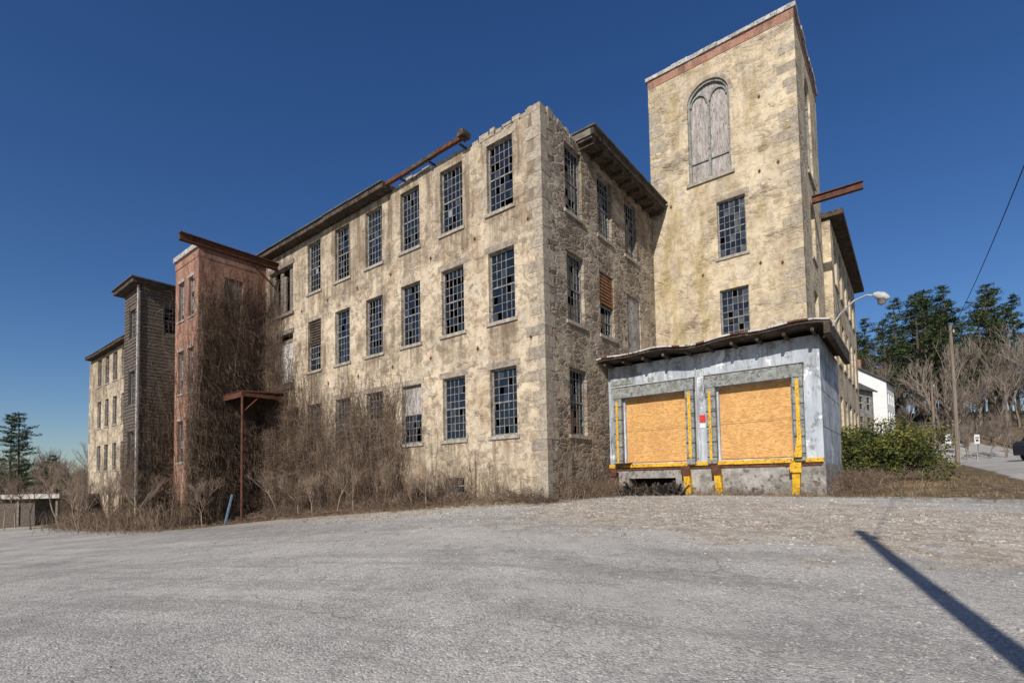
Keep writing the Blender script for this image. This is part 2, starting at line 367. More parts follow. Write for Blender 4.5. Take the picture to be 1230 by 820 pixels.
bk.poly([(-53,15.1,-5),(0,15.1,-5),(0,15.1,12),(-53,15.1,12)],'end'); bk.poly([(-53,0,-5),(-53,15.1,-5),(-53,15.1,12),(-53,0,12)],'end')
it=MB()
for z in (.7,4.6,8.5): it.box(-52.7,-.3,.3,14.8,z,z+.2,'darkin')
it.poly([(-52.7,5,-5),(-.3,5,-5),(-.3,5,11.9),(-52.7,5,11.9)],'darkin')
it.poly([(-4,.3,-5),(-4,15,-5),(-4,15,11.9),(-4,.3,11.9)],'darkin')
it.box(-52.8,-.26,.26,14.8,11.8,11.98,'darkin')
def rag(F,t0,t1,zb,hmax):
    t=t0
    while t<t1:
        w=U(.18,.5); h=hmax(t)*U(.3,1.25)
        if t+w>t1: w=t1-t
        z=zb
        while z<zb+h:
            hh=U(.06,.16); trim.wbox(F,t+U(0,.05),t+w-U(0,.05),z,z+hh-.006,U(-.01,.03),.42+U(-.05,.02),random.choice(['quoin','quoin2','quoin3','quoin2'])); z+=hh
        t+=w
rag(FF,.02,3.3,12.003,lambda t:.26*max(.1,1-t/5)); rag(FE,.45,2.6,12.003,lambda t:.26*max(.2,1-t/3)+.03)
rag(FF,3.3,7.5,12.003,lambda t:.14)
def quoins(mb,x,y,sx,sy,z0,z1,hh=.36,kk=('quoin','quoin2','quoin3','quoin2')):
    z=z0;i=0
    while z<z1:
        h=hh*U(.7,1.3); h=min(h,z1-z); l1,l2=(.62,.34) if i%2 else (.34,.62); l1*=U(.75,1.2); l2*=U(.75,1.2)
        p=.005+R()*.012
        xa,xb=sorted((x+sx*p,x-sx*l1)); ya,yb=sorted((y+sy*p,y-sy*l2))
        mb.box(xa,xb,ya,yb,z+.004,z+h-.004,random.choice(kk)); z+=h; i+=1
quoins(trim,0,0,1,-1,-1.5,12.22)
for (a0,b0,z0,z1,zz0,zz1) in ((3.1,4.6,12.22,12.20,12.36,12.34),(4.62,6.1,12.20,12.15,12.34,12.29),(6.12,7.48,12.15,12.13,12.29,12.27)):
    trim.hexa([FF(a0,z0,-.34),FF(b0,z1,-.36),FF(b0,z1,-.22),FF(a0,z0,-.20),FF(a0,zz0,-.34),FF(b0,zz1,-.36),FF(b0,zz1,-.22),FF(a0,zz0,-.20)],'dark_wood' if a0>4 and a0<6 else 'rust')
for t in (3.3,4.9,6.6): trim.wbox(FF,t,t+.09,12.10,12.135,-.3,.4,'dark_wood')
trim.wbox(FF,2.95,3.25,12.22,12.42,-.5,-.1,'dark_wood')
t=7.5
while t<52:
    w=U(1.6,2.6); w=min(w,53.2-t); dz=U(-.03,.03)
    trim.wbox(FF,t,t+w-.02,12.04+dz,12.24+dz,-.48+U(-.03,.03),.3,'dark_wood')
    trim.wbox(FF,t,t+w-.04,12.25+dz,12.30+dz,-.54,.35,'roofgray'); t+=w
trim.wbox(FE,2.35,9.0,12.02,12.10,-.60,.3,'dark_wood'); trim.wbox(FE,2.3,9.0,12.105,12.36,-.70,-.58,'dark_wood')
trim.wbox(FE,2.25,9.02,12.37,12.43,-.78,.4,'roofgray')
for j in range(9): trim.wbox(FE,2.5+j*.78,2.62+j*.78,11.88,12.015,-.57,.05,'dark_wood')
trim.wbox(FE,2.3,2.55,12.11,12.36,-.57,.3,'wood')
rf=MB(); rf.box(-52.9,-.45,.7,14.9,12.0,12.05,'roofgray'); 
rf.hexa([(-53.2,.3,12.31),(-7.5,.3,12.31),(-7.5,7.5,13.0),(-53.2,7.5,13.0),(-53.2,.3,12.36),(-7.5,.3,12.36),(-7.5,7.5,13.06),(-53.2,7.5,13.06)],'roofgray')
# --------- stone tower
tw=MB(); FT=frame(0,9.1,1,0,0,-1); FTS=frame(6.05,9.1,0,1,1,0)
TZ=18.12
ta=(1.76,3.54,12.9,17.3)
tops=[ta,(3.44-ww,3.44+ww,R3[0],R3[1]),(3.44-ww,3.44+ww,R2[0],R2[1])]
wall(tw,FT,0,6.05,-5,TZ,tops,'tower')
sops=[(2.2,3.8,12.9,17.3),(3-ww,3+ww,R3[0],R3[1]),(3-ww,3+ww,R2[0],R2[1])]
wall(tw,FTS,0,6.0,-5,TZ,sops,'tower')
tw.poly([(0,9.1,11),(0,15.1,11),(0,15.1,TZ),(0,9.1,TZ)],'tower'); tw.poly([(0,15.1,-5),(6.05,15.1,-5),(6.05,15.1,TZ),(0,15.1,TZ)],'tower')
def arch(F,o):
    a,b2,c,d=o; r=(b2-a)/2; cz=d-r; cxm=(a+b2)/2; n=10
    pts=[(cxm-r*math.cos(math.pi*i/(2*n)),cz+r*math.sin(math.pi*i/(2*n))) for i in range(n+1)]
    for sgn in (1,-1):
        q=[(cxm+(p[0]-cxm)*sgn,p[1]) for p in pts]; cornr=(cxm-r*sgn,d)
        for i in range(n):
            tw.poly([F(*cornr,0),F(*q[i],0),F(*q[i+1],0)],'tower')
            tw.poly([F(*q[i],0),F(*q[i+1],0),F(*q[i+1],.26),F(*q[i],.26)],'tower')
        for i in range(n):
            k0=1+.03/r; k1=1+.17/r
            f=lambda p,kq:(cxm+(p[0]-cxm)*kq,cz+(p[1]-cz)*kq)
            P=[f(q[i],k0),f(q[i+1],k0),f(q[i+1],k1),f(q[i],k1)]
            trim.hexa([F(*p,-.01) for p in P]+[F(*p,.05) for p in P],'quoin' if (i%3) else 'quoin2')
            k0=1-.10/r; P=[f(q[i],k0),f(q[i+1],k0),f(q[i+1],.998),f(q[i],.998)]
            trim.hexa([F(*p,.08) for p in P]+[F(*p,.16) for p in P],'pad')
    trim.wbox(F,a,b2,c,d,.2,.24,'board')
    for e in (a+.05,cxm,b2-.05): trim.wbox(F,e-.045,e+.045,c,cz+(.0 if e!=cxm else .05),.09,.195,'pad')
    trim.wbox(F,a+.1,b2-.1,c,c+.1,.1,.19,'pad')
    for e in (a+.1,cxm+.03):
        w=(b2-a)/2-.13; m0=e+w/2
        for i in range(8):
            an=math.pi*i/8; an2=math.pi*(i+1)/8; rr=w/2
            P=[(m0-rr*math.cos(an),cz+rr*1.25*math.sin(an)),(m0-rr*math.cos(an2),cz+rr*1.25*math.sin(an2)),(m0-(rr-.06)*math.cos(an2),cz+(rr-.06)*1.25*math.sin(an2)),(m0-(rr-.06)*math.cos(an),cz+(rr-.06)*1.25*math.sin(an))]
            trim.hexa([F(*p,.12) for p in P]+[F(*p,.195) for p in P],'pad')
    z=c+.9
    trim.wbox(F,a+.1,b2-.1,z,z+.05,.14,.195,'pad')
    trim.wbox(F,a-.12,b2+.12,c-.15,c-.003,-.08,.2,'sill')
arch(FT,ta); arch(FTS,sops[0])
for o in tops[1:]: sash(sa,gl,FT,o,miss=.04,dusty=.4); sill(trim,FT,o)
for o in sops[1:]: sash(sa,gl,FTS,o,miss=.1); sill(trim,FTS,o)
tw.box(-.02,6.07,9.08,15.12,TZ+.002,18.5,'brick'); 
t=-.1
while t<6.15:
    w=min(U(.5,1.3),6.17-t); tw.box(t,t+w-.012,8.99+U(0,.05),9.6,18.503,18.70+U(-.06,.04),'cap'); t+=w
t=9.62
while t<15.2:
    w=min(U(.7,1.3),15.22-t); tw.box(5.6,6.17-U(0,.05),t,t+w-.012,18.503,18.70+U(-.05,.03),'cap'); t+=w
tw.box(-.1,.4,9.62,15.2,18.503,18.7,'cap'); tw.box(.4,5.58,9.62,15.1,18.505,18.55,'roofgray')
quoins(tw,6.05,9.1,1,-1,-1,TZ,.34,('quoin2','quoin2','quoin','tower','tower')); quoins(tw,0,9.1,-1,-1,12.6,TZ,.34,('quoin2','tower','quoin'))
for (t,z) in ((.9,12.2),(4.6,12.4),(5.3,12.5),(4.5,8.6),(5.3,8.4),(2.2,8.7),(4.7,15.5)): diamond(trim,FT,t,z,.11)
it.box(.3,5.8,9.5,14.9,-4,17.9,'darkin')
# rear block
rb=MB(); FR=frame(6.4,15.1,0,1,1,0)
rops=[(1.6+2.33*i-ww,1.6+2.33*i+ww,r[0],r[1]) for i in range(5) for r in (R3,R2,R1)]
wall(rb,FR,0,13,-5,12.2,rops,'tower')
for o in rops: sash(sa,gl,FR,o); sill(trim,FR,o)
rb.poly([(6.4,15.13,-5),(-8,15.13,-5),(-8,15.13,12.2),(6.4,15.13,12.2)],'tower'); rb.poly([(6.4,28.1,-5),(-8,28.1,-5),(-8,28.1,12.2),(6.4,28.1,12.2)],'tower')
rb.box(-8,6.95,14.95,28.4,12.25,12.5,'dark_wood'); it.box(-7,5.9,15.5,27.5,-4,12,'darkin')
# --------- brick tower
bt=MB(); FB=frame(-18.2,-3.3,-1,0,0,-1); FBS=frame(-18.2,-3.3,0,1,1,0)
bops=[(c-.38,c+.38,z0,z1) for c in (.9,2.2) for z0,z1 in ((8.5,10.5),(4.7,6.9),(1.2,3.3))]
wall(bt,FB,0,3.0,-5,11.75,bops,'brick'); 
sb=[(1.2,2.1,8.6,10.6),(1.2,2.1,4.8,6.8)]
wall(bt,FBS,0,3.3,-5,11.75,sb,'brick')
for o in bops: sash(sa,gl,FB,o,3,6,milk=True); trim.wbox(FB,o[0]-.06,o[1]+.06,o[2]-.1,o[2]-.003,-.05,.2,'sill'); trim.wbox(FB,o[0]-.06,o[1]+.06,o[3]+.003,o[3]+.15,-.03,.1,'sill')
for o in sb: trim.wbox(FBS,o[0],o[1],o[2],o[3],.1,.15,'wood')
bt.poly([(-21.2,-3.3,-5),(-21.2,0,-5),(-21.2,0,11.75),(-21.2,-3.3,11.75)],'brick')
bt.box(-21.3,-18.1,-3.4,.5,11.752,12.0,'cap'); bt.box(-21.22,-18.18,-3.33,.4,11.3,11.6,'brick')
quoins(bt,-18.2,-3.3,1,-1,-2,11.3,.3,('brick','brick','brick'))
# --------- shingled tower
sh=MB(); FS=frame(-26,-3.5,-1,0,0,-1); FSS=frame(-26,-3.5,0,1,1,0)
so=[(.8,1.9,8.9,10.6),(.8,1.9,4.9,6.9),(.8,1.9,1.2,3.3)]
wall(sh,FS,0,2.8,-5,11.75,so,'shingle'); wall(sh,FSS,0,3.5,-5,11.75,[(1.2,2.2,9.2,10.8)],'shingle')
for o in so: sash(sa,gl,FS,o,4,6)
sash(sa,gl,FSS,(1.2,2.2,9.2,10.8),4,6)
sh.poly([(-28.8,-3.5,-5),(-28.8,0,-5),(-28.8,0,11.75),(-28.8,-3.5,11.75)],'shingle')
z=-2.5
while z<11.7:
    for F,wd in ((FS,2.8),(FSS,3.5)):
        for (a0,a1) in ([(0,.78),(1.92,wd)] if F is FS and any(o[2]-.1<z<o[3]+.1 for o in so) else [(0,1.15),(2.25,wd)] if F is FSS and 9.0<z<10.9 else [(0,wd)]):
            t=a0
            while t<a1-.02:
                w=min(U(.3,.9),a1-t); sh.wbox(F,t,t+w-.006,z,z+.15,-.03-R()*.012,.01,'shingle'); t+=w
    z+=.2
sh.box(-29.3,-25.6,-4.0,.3,11.76,12.0,'dark_wood'); sh.box(-29.4,-25.5,-4.1,.3,12.005,12.07,'roofgray')
trim.tube([(-25.9,-3.65,11.7),(-25.9,-3.65,-2)],.06,'cap',6)
front.obj('front_wall',mill); end.obj('end_wall',mill); bk.obj('rear_walls',mill); it.obj('interior_floors',mill); rf.obj('roof',mill)
tw.obj('stone_tower',mill); rb.obj('rear_block',mill); bt.obj('brick_stair_tower',mill); sh.obj('shingled_stair_tower',mill)
trim.obj('stone_trim_and_eaves',mill); sa.obj('window_sashes',mill); gl.obj('window_glass',mill)
fe=MB()
for z in (4.6,8.5):
    fe.wbox(FF,33.5,36.5,z,z+.06,-1.1,-.02,'rust')
    for k in (0,1,2,3,4,5,6): fe.wbox(FF,33.5+k*.5,33.54+k*.5,z,z+1,-1.1,-1.06,'rust')
    fe.wbox(FF,33.5,36.5,z+1,z+1.05,-1.1,-1.05,'rust')
for k in range(12): fe.wbox(FF,33.7+k*.22,33.95+k*.22,4.7+k*.32,4.74+k*.32,-.9,-.3,'rust')
fe.obj('fire_escape',mill)
# --------- beams
hb=empty('rusty_hoist_beam',BL,ANG); q=MB()
q.box(-17.05,-16.75,-4.6,.0,11.25,11.29,'rust'); q.box(-17.05,-16.75,-4.6,.0,11.56,11.60,'rust'); q.box(-16.92,-16.88,-4.59,.0,11.292,11.558,'rust')
q.tube([(-16.9,-1.5,11.3),(-16.9,-.02,10.2)],.05,'rust',6); q.obj('i_beam',hb)
hb=empty('rusty_hoist_beam.001',BL,ANG); q=MB()
q.box(6.06,7.9,12.0,12.2,11.78,11.81,'rust'); q.box(6.06,7.9,12.0,12.2,12.07,12.10,'rust'); q.box(6.06,7.88,12.08,12.12,11.812,12.068,'rust'); q.obj('i_beam',hb)
# --------- canopy
cp=empty('rusty_metal_canopy',BL,ANG); q=MB()
q.hexa([(-18.15,-2.3,4.38),(-15.8,-2.3,4.38),(-15.8,-.01,4.55),(-18.15,-.01,4.55),(-18.15,-2.3,4.42),(-15.8,-2.3,4.42),(-15.8,-.01,4.59),(-18.15,-.01,4.59)],'rust')
for x in (-18.1,-15.85): q.tube([(x,-2.25,4.3),(x,-2.25,-3.2)],.06,'rust',8); q.tube([(x,-2.25,3.4),(x,-1.3,4.4)],.035,'rust',6)
q.box(-18.15,-15.8,-2.32,-2.26,4.15,4.37,'rust'); q.box(-15.86,-15.8,-2.25,-.02,4.2,4.37,'rust')
for i in range(12): q.tube([(-18.0+i*.19,-2.35,4.44),(-18.0+i*.19,-.02,4.61)],.03,'rust',4)
q.obj('canopy_frame',cp)
# --------- DOCK
dk=empty('loading_dock',BL,ANG); q=MB(); FD=frame(0.02,4.2,1,0,0,-1); FDS=frame(6.97,4.2,0,1,1,0)
d1=(.66,2.91,.5,2.9); d2=(4.02,6.16,.5,2.9)
wall(q,FD,0,6.95,.3,4.15,[d1,d2],'dock',.2); wall(q,FDS,0,4.9,.3,4.15,[],'dock')
q.poly([(0.02,4.2,.3),(0.02,4.2,4.15),(.02,9.1,4.15),(.02,9.1,.3)],'dock')
hole=(.75,2.5,-.75,-.05)
wall(q,frame(.02,4.17,1,0,0,-1),0,6.98,-1.6,.298,[hole],'concrete',.5); wall(q,frame(7.0,4.17,0,1,1,0),0,4.93,-1.6,.298,[],'concrete')
q.box(.02,7.0,4.17,4.2,.296,.299,'concrete')
q.wbox(FD,hole[0],hole[1],hole[2],hole[3],.45,.5,'darkin')
for z in (1.4,2.5,3.5): q.wbox(FDS,.0,4.88,z,z+.02,-.006,-.001,'pad')
for t in (1.2,2.4,3.6): q.wbox(FDS,t,t+.02,.32,4.1,-.012,-.007,'pad')
q.obj('walls_and_base',dk)
q=MB()
for a,b2,c,d in (d1,d2):
    z1=c+1.25
    q.wbox(FD,a,b2,c,z1-.006,.12,.14,'osb'); q.wbox(FD,a,b2,z1,d,.122,.142,'osb'); 
    q.wbox(FD,a,b2,c+.04,c+.16,.09,.118,'osb'); q.wbox(FD,a+.02,b2-.02,z1-.07,z1-.06,.118,.1215,'dark_wood')
    q.wbox(FD,a-.40,b2+.36,d+.02,d+.42,-.22,-.003,'pad'); q.wbox(FD,a-.42,b2+.38,d+.425,d+.46,-.26,-.003,'grayp')
    for e0,e1 in ((a-.36,a-.06),(b2+.06,b2+.34)):
        q.wbox(FD,e0,e1,c-.1,d+.015,-.20,-.003,'pad')
        for k in range(5): q.wbox(FD,e0-.004,e1+.004,c+.1+k*.5,c+.13+k*.5,-.204,-.1,'black')
    q.wbox(FD,a-.28,a-.20,c,d-.1,-.215,-.206,'yellow'); q.wbox(FD,b2+.14,b2+.24,c+(.1),d-.05,-.215,-.206,'yellow')
q.wbox(FD,.0,6.95,.35,.47,-.12,-.003,'yellow'); q.wbox(FD,0.0,6.9,.25,.345,-.07,-.003,'rust')
q.wbox(FD,.3,.9,.49,.52,-.35,-.01,'rust')
for s in (.25,2.95,3.95,6.25):
    tilt=U(-.08,.08)
    q.hexa([FD(s-.1+tilt,-.72,-.2),FD(s+.1+tilt,-.72,-.2),FD(s+.1+tilt,-.72,-.05),FD(s-.1+tilt,-.72,-.05),FD(s-.1,.2,-.3),FD(s+.1,.2,-.3),FD(s+.1,.2,-.04),FD(s-.1,.2,-.04)],'yellow' if s>.6 else 'rust')
    q.wbox(FD,s-.15,s+.15,.05,.34,-.36,-.31,'rust' if s<5 else 'yellow')
q.hexa([FD(6.2,.5,-.3),FD(6.42,.5,-.3),FD(6.42,.5,-.1),FD(6.2,.5,-.1),FD(6.35,1.35,-.24),FD(6.42,1.35,-.24),FD(6.42,1.35,-.22),FD(6.35,1.35,-.22)],'yellow')
q.wbox(FD,.2,1.0,3.45,3.62,-.03,-.003,'pad'); q.tube([FD(3.3,4.1,-.05),FD(3.3,.6,-.05)],.025,'grayp',6)
q.obj('doors_and_seals',dk)
q=MB(); nseg=28
for i in range(nseg):
    s0=-.06+7.42*i/nseg; s1=-.06+7.42*(i+1)/nseg
    w=lambda s:.05*math.sin(s*1.3)+.04*math.sin(s*2.9+1)-.05*ss((2.2-s)/2)
    yb=3.3+U(-.03,.03)
    for z0,z1,k,fb in ((4.26,4.33,'dark_wood',3.36),(4.335,4.385,'flash' if R()<.8 else 'rust',yb)):
        a0,a1=w(s0),w(s1)
        q.hexa([(s0,fb,z0+a0),(s1,fb,z0+a1),(s1,9.08,z0+.1),(s0,9.08,z0+.1),(s0,fb,z1+a0),(s1,fb,z1+a1),(s1,9.08,z1+.1),(s0,9.08,z1+.1)],k)
for j in range(10): q.box(.2+j*.74,.28+j*.74,3.5,4.19,4.10,4.20,'dark_wood')
q.hexa([(7.2,3.34,3.95),(7.36,3.34,3.95),(7.36,9.06,4.0),(7.2,9.06,4.0),(7.2,3.34,4.25),(7.36,3.34,4.25),(7.36,9.06,4.33),(7.2,9.06,4.33)],'dark_wood')
q.obj('dock_roof',dk)
q=MB(); q.wbox(FD,3.38,3.58,1.8,2.05,-.02,-.004,'red'); q.wbox(FD,3.39,3.57,1.62,1.76,-.018,-.004,'white'); q.obj('warning_sign',dk)
q=MB()
for k in range(220):
    x=U(.4,3.0); y=U(3.3,4.3); z=U(-.9,-.5); s=U(.05,.16)
    q.tube([(x,y,z),(x+U(-.3,.3),y+U(-.2,.2),z+U(0,.4))],s*.35,random.choice(['dark_wood','darkin','black']),4)
q.obj('scrap_debris',dk)
# lamp
lp=empty('gooseneck_street_lamp',BL,ANG); q=MB()
pts=[(7.3,4.0,4.2),(7.55,3.95,4.55),(7.9,3.9,4.85),(8.2,3.85,4.93),(8.4,3.8,4.86)]
q.tube(pts,.025,'grayp',8); q.tube([(7.1,4.1,4.0),(7.3,4.0,4.2)],.035,'grayp',6)
q.tube([(8.36,3.8,4.90),(8.44,3.79,4.86),(8.56,3.78,4.79),(8.66,3.77,4.73),(8.72,3.765,4.70)],[.05,.10,.12,.08,.03],'grayp',10)
q.tube([(8.54,3.78,4.73),(8.53,3.78,4.60),(8.52,3.78,4.56)],[.11,.09,.03],'board',10); q.obj('lamp_arm_and_head',lp,True)
# ------------------------------------------------------------ VINES
def vk(): return 'vine' if R()<.82 else 'vine2'
def localstrands():
    vm=MB()
    def strand(F,t,z,h,lat=.25,off=.05,r=.014,bush=.0):
        n=max(4,int(h/.35)); pts=[];rad=[];d=U(0,off)+.03;dt=U(-.1,.1); kk=vk()
        for i in range(n+1):
            pts.append(F(t,z,-d)); rad.append(r*(1-.65*i/n)); dt=dt*.7+U(-lat,lat)*.5; t+=dt*.6; z+=h/n*U(.6,1.4); d=max(.03,d+U(-.05,.05)+bush*i/n*.1)
        vm.tube(pts,rad,kk)
        for p in pts[1:]:
            if R()<.8:
                pp=[p];P=Vector(p);dv=Vector((U(-1,1),U(-1,1),U(-.8,.7))).normalized()*.13
                for k in range(3): P=P+dv*U(.6,1.6); dv=dv+Vector((U(-.08,.08),U(-.08,.08),U(-.12,.04))); pp.append(tuple(P))
                vm.tube(pp,[r*.5,r*.4,r*.3,r*.2],kk)
    for i in range(760):
        h=min(13.0,random.choice([U(2,6),U(5,11),U(8,12.9)])); strand(FBS,U(0,3.35),-2.4,h,off=.25,lat=.32)
    for i in range(460): strand(FBS,U(0,3.35),U(0,8.5),U(1.5,4),off=.3,r=.01,lat=.4)
    for i in range(60): strand(FB,U(0,.7),-2.4,U(3,11),off=.1)
    for i in range(90): strand(FB,U(0,3.0),-2.4,U(1,4.5),off=.1)
    for i in range(480): 
        t=U(14.4,18.2); strand(FF,t,-2.2,U(3,8)+ (t-14.4)*1.5*R(),off=.25,lat=.35)
    for i in range(240): strand(FF,U(16.3,18.2),U(3,8),U(1,4),off=.3,r=.01,lat=.4)
    def env(t):
        e=1.7*ss((t-4.6)/3)+.5
        e+=3.7*math.exp(-((t-9.9)/1.2)**2)+2.6*math.exp(-((t-7.5)/.6)**2)+2.4*math.exp(-((t-12.8)/1.0)**2)
        if 5.6<t<7.0: e*=.5
        return e
    for i in range(1150):
        t=U(4.6,15.2); strand(FF,t,-1.6,U(.8,env(t)+1.0),off=.35,r=.012,bush=.4,lat=.42)
    for i in range(340): t=random.choice([random.gauss(9.9,.7),random.gauss(7.5,.4),random.gauss(12.8,.7)]); strand(FF,t,U(.3,3.2),U(.6,1.8),off=.4,r=.01,bush=.3,lat=.5)
    for t,h in ((14.2,9),(11.8,7.5),(9.4,7),(8.2,6),(13.9,11),(5.1,5),(3.1,3.6)):
        for k in range(4): strand(FF,t+U(-.2,.2),-1.5,h*U(.6,1),off=.02,r=.01,lat=.15)
    for i in range(110): strand(FF,U(2.0,5),-1.4,U(.5,2.4),off=.25,r=.01,bush=.3,lat=.4)
    for i in range(40): strand(FF,U(0,3),-1.4,U(.3,1.0),off=.15,r=.008)
    for i in range(40): strand(FE,U(.2,4),-1.2,U(.5,3.2),off=.1,r=.008)
    for i in range(160): strand(FSS,U(0,3.5),-2.5,U(3,10),off=.2)
    for i in range(120): strand(FS,U(0,2.8),-2.5,U(1,6),off=.2)
    return vm
vn=empty('climbing_vines',BL,ANG); localstrands().obj('vine_stems',vn)
bm_=MB()
def bramble(x,y,h,sp,r=.008):
    z=gz(x,y)-.05; an=U(0,6.28); pts=[]; n=6; kk=vk()
    for i in range(n+1):
        t=i/n; pts.append((x+math.cos(an)*sp*t+U(-.05,.05),y+math.sin(an)*sp*t+U(-.05,.05),z+h*math.sin(min(1,t*1.15)*2.4)+U(-.04,.04)))
    bm_.tube(pts,[r*(1-.6*i/n) for i in range(n+1)],kk)
    for p in pts[2:]:
        if R()<.5:
            q2=(p[0]+U(-.25,.25),p[1]+U(-.25,.25),p[2]+U(-.1,.25)); bm_.tube([p,q2],[r*.5,r*.25],kk)
def lump(a): return .45+.5*math.sin(a*.9+1)+.4*math.sin(a*2.3)
for i in range(1900):
    a=U(-.5,19); b=-.15-abs(random.gauss(0,.55))
    if a>14: b*=2.0
    x,y=W(a,b); hh=(.2+max(.03,lump(a))*.7*R())*(1.2 if a>3 else .55); bramble(x,y,max(.12,hh*math.exp(b*.5)),U(.3,1.0))
for i in range(800):
    a=U(18,36); b=-4.0-abs(random.gauss(0,.9)); x,y=W(a,b); bramble(x,y,U(.3,1.4),U(.3,1.3),.01)
for i in range(260):
    a=-abs(random.gauss(0,.5))-.1; x,y=W(a,U(.2,4.0)); bramble(x,y,U(.15,.75),U(.2,.7))
for i in range(260):
    a=U(-7.4,0); x,y=W(a,4.2-abs(random.gauss(0,.3))-.1); bramble(x,y,U(.06,.3),U(.1,.35),.005)
for i in range(380):
    a=-7.2-abs(random.gauss(0,.7)); x,y=W(a,U(3.8,10)); bramble(x,y,U(.15,.7),U(.3,.8))
bm_.obj('bramble_thicket')
# ------------------------------------------------------------ GROUND
def axis(lo,hi,step,far):
    xs=[];x=lo
    while x<=hi: xs.append(x); x+=step
    s=step;x=hi
    while x<far: s*=1.13; x+=s; xs.append(x)
    s=step;x=lo
    while x>-far: s*=1.13; x-=s; xs.insert(0,x)
    return xs
xs=axis(-30,34,.4,900); ys=axis(-3,40,.4,900)
def cl(x): return max(0.,min(1.,x))
vs=[];cols=[]
for y in ys:
    for x in xs:
        vs.append((x,y,gz(x,y)))
        p=Vector((x,y))-C; a=p.dot(u); b=p.dot(v)
        lim=-1.2-.5*math.sin(a*.5)-.3*math.sin(a*1.7)
        if a>13: lim-=4.0*ss((a-13)/5)
        grass=0.
        if a>-.5: grass=cl((b-lim)/.8)
        elif a>-7.3: grass=cl((b-3.5)/.4)*.6
        else: grass=cl((b-3.4-.10*(-a-7))/1.2)
        road=0.
        if a<-11 and b>4: 
            rd=abs(a+15.0); road=cl((3.4-rd)/.5)*ss((b-4)/5) if b<70 else 0; grass*=1-road
        if a>46 or y>75: grass=1
        grav=cl(1-abs(b-(.2 if a<2 else lim-1.2))/(3.6 if a<2 else 1.8)) if a<14 else 0
        if a<-1: grav=max(grav,cl(1-abs(b+2)/4)*.9)
        if road>.5: grav=0
        dark=cl(1-abs(b+6.0-.08*a)/2.2)*cl((a-2)/6)
        dark=max(dark,.8*cl(1-abs(b+6.6+.1*math.sin(a*2))/.45)*cl((-1-a)/2)*cl((a+9)/2))
        cols.append((grass,grav,dark,1))
nx=len(xs); fs=[(j*nx+i,j*nx+i+1,(j+1)*nx+i+1,(j+1)*nx+i) for j in range(len(ys)-1) for i in range(nx-1)]
me=bpy.data.meshes.new('ground'); me.from_pydata(vs,[],fs); at=me.color_attributes.new('mask','FLOAT_COLOR','POINT')
at.data.foreach_set('color',[c for cc in cols for c in cc]); me.polygons.foreach_set('use_smooth',[True]*len(fs))
g=bpy.data.objects.new('ground',me); scene.collection.objects.link(g)
m,nt,b=newmat('asphalt_and_dirt',.95); me.materials.append(m); b.inputs['Specular IOR Level'].default_value=.12
at=nd(nt,'ShaderNodeAttribute',attribute_name='mask'); sp=nd(nt,'ShaderNodeSeparateColor'); L(nt,at.outputs['Color'],sp.inputs[0])
P=coord(nt)
n1=noise(nt,P,.35,5,.7,.3); n2=noise(nt,P,3.2,5,.8); sv=vor(nt,P,45); ssp=nd(nt,'ShaderNodeSeparateColor'); L(nt,sv.outputs['Color'],ssp.inputs[0])
sv2=vor(nt,P,110); ssp2=nd(nt,'ShaderNodeSeparateColor'); L(nt,sv2.outputs['Color'],ssp2.inputs[0])
asp=mix(nt,ramp(nt,n1.outputs[0],[(.40,0),(.60,1)]),(.33,.318,.295),(.45,.432,.395))
asp=mix(nt,.65,asp,ramp(nt,ssp.outputs[0],[(0,.35),(.3,.8),(.75,1.1),(.93,1.3),(1,1.9)]),'MULTIPLY')
asp=mix(nt,.55,asp,ramp(nt,ssp2.outputs[0],[(0,.5),(.5,.95),(1,1.5)]),'MULTIPLY')
asp=mix(nt,mth(nt,'MULTIPLY',ramp(nt,n2.outputs[0],[(.5,0),(.60,1)]),.4),asp,(.47,.44,.39))
asp=mix(nt,mth(nt,'MULTIPLY',ramp(nt,n2.outputs[0],[(.36,1),(.46,0)]),.40),asp,(.235,.22,.195))
wear=noise(nt,coord(nt,(.16,1.3,1),rz=.38),.7,5,.75,.5)
asp=mix(nt,mth(nt,'MULTIPLY',ramp(nt,wear.outputs[0],[(.53,0),(.58,1)]),.42),asp,(.235,.222,.20))
asp=mix(nt,mth(nt,'MULTIPLY',ramp(nt,wear.outputs[0],[(.40,1),(.46,0)]),.35),asp,(.48,.45,.40))
asp=mix(nt,mth(nt,'MULTIPLY',sp.outputs[2],ramp(nt,n2.outputs[0],[(.35,.85),(.58,.35)])),asp,(.165,.155,.14))
cv2=vor(nt,distort(nt,P,.35,2.5),1.8,'DISTANCE_TO_EDGE'); cr2=mth(nt,'MULTIPLY',ramp(nt,cv2.outputs['Distance'],[(.008,1),(.03,0)]),ramp(nt,noise(nt,P,.28,5,.6).outputs[0],[(.50,0),(.58,1)]))
cv=vor(nt,distort(nt,P,1.6,.8),.25,'DISTANCE_TO_EDGE'); cr=mth(nt,'MULTIPLY',ramp(nt,cv.outputs['Distance'],[(.002,1),(.007,0)]),ramp(nt,noise(nt,P,.5,3).outputs[0],[(.48,0),(.60,1)]))
crk=mth(nt,'MAXIMUM',mth(nt,'MULTIPLY',cr,.5),mth(nt,'MULTIPLY',cr2,.4))
asp=mix(nt,mth(nt,'MULTIPLY',crk,.8),asp,(.12,.11,.095))
grv=mix(nt,ramp(nt,n2.outputs[0],[(.42,0),(.58,1)]),(.31,.26,.205),(.49,.435,.36))
grv=mix(nt,.7,grv,ramp(nt,ssp.outputs[0],[(0,.5),(.5,.9),(.9,1.2),(1,1.7)]),'MULTIPLY')
gr=mix(nt,ramp(nt,n2.outputs[0],[(.42,0),(.58,1)]),(.08,.058,.038),(.21,.155,.095))
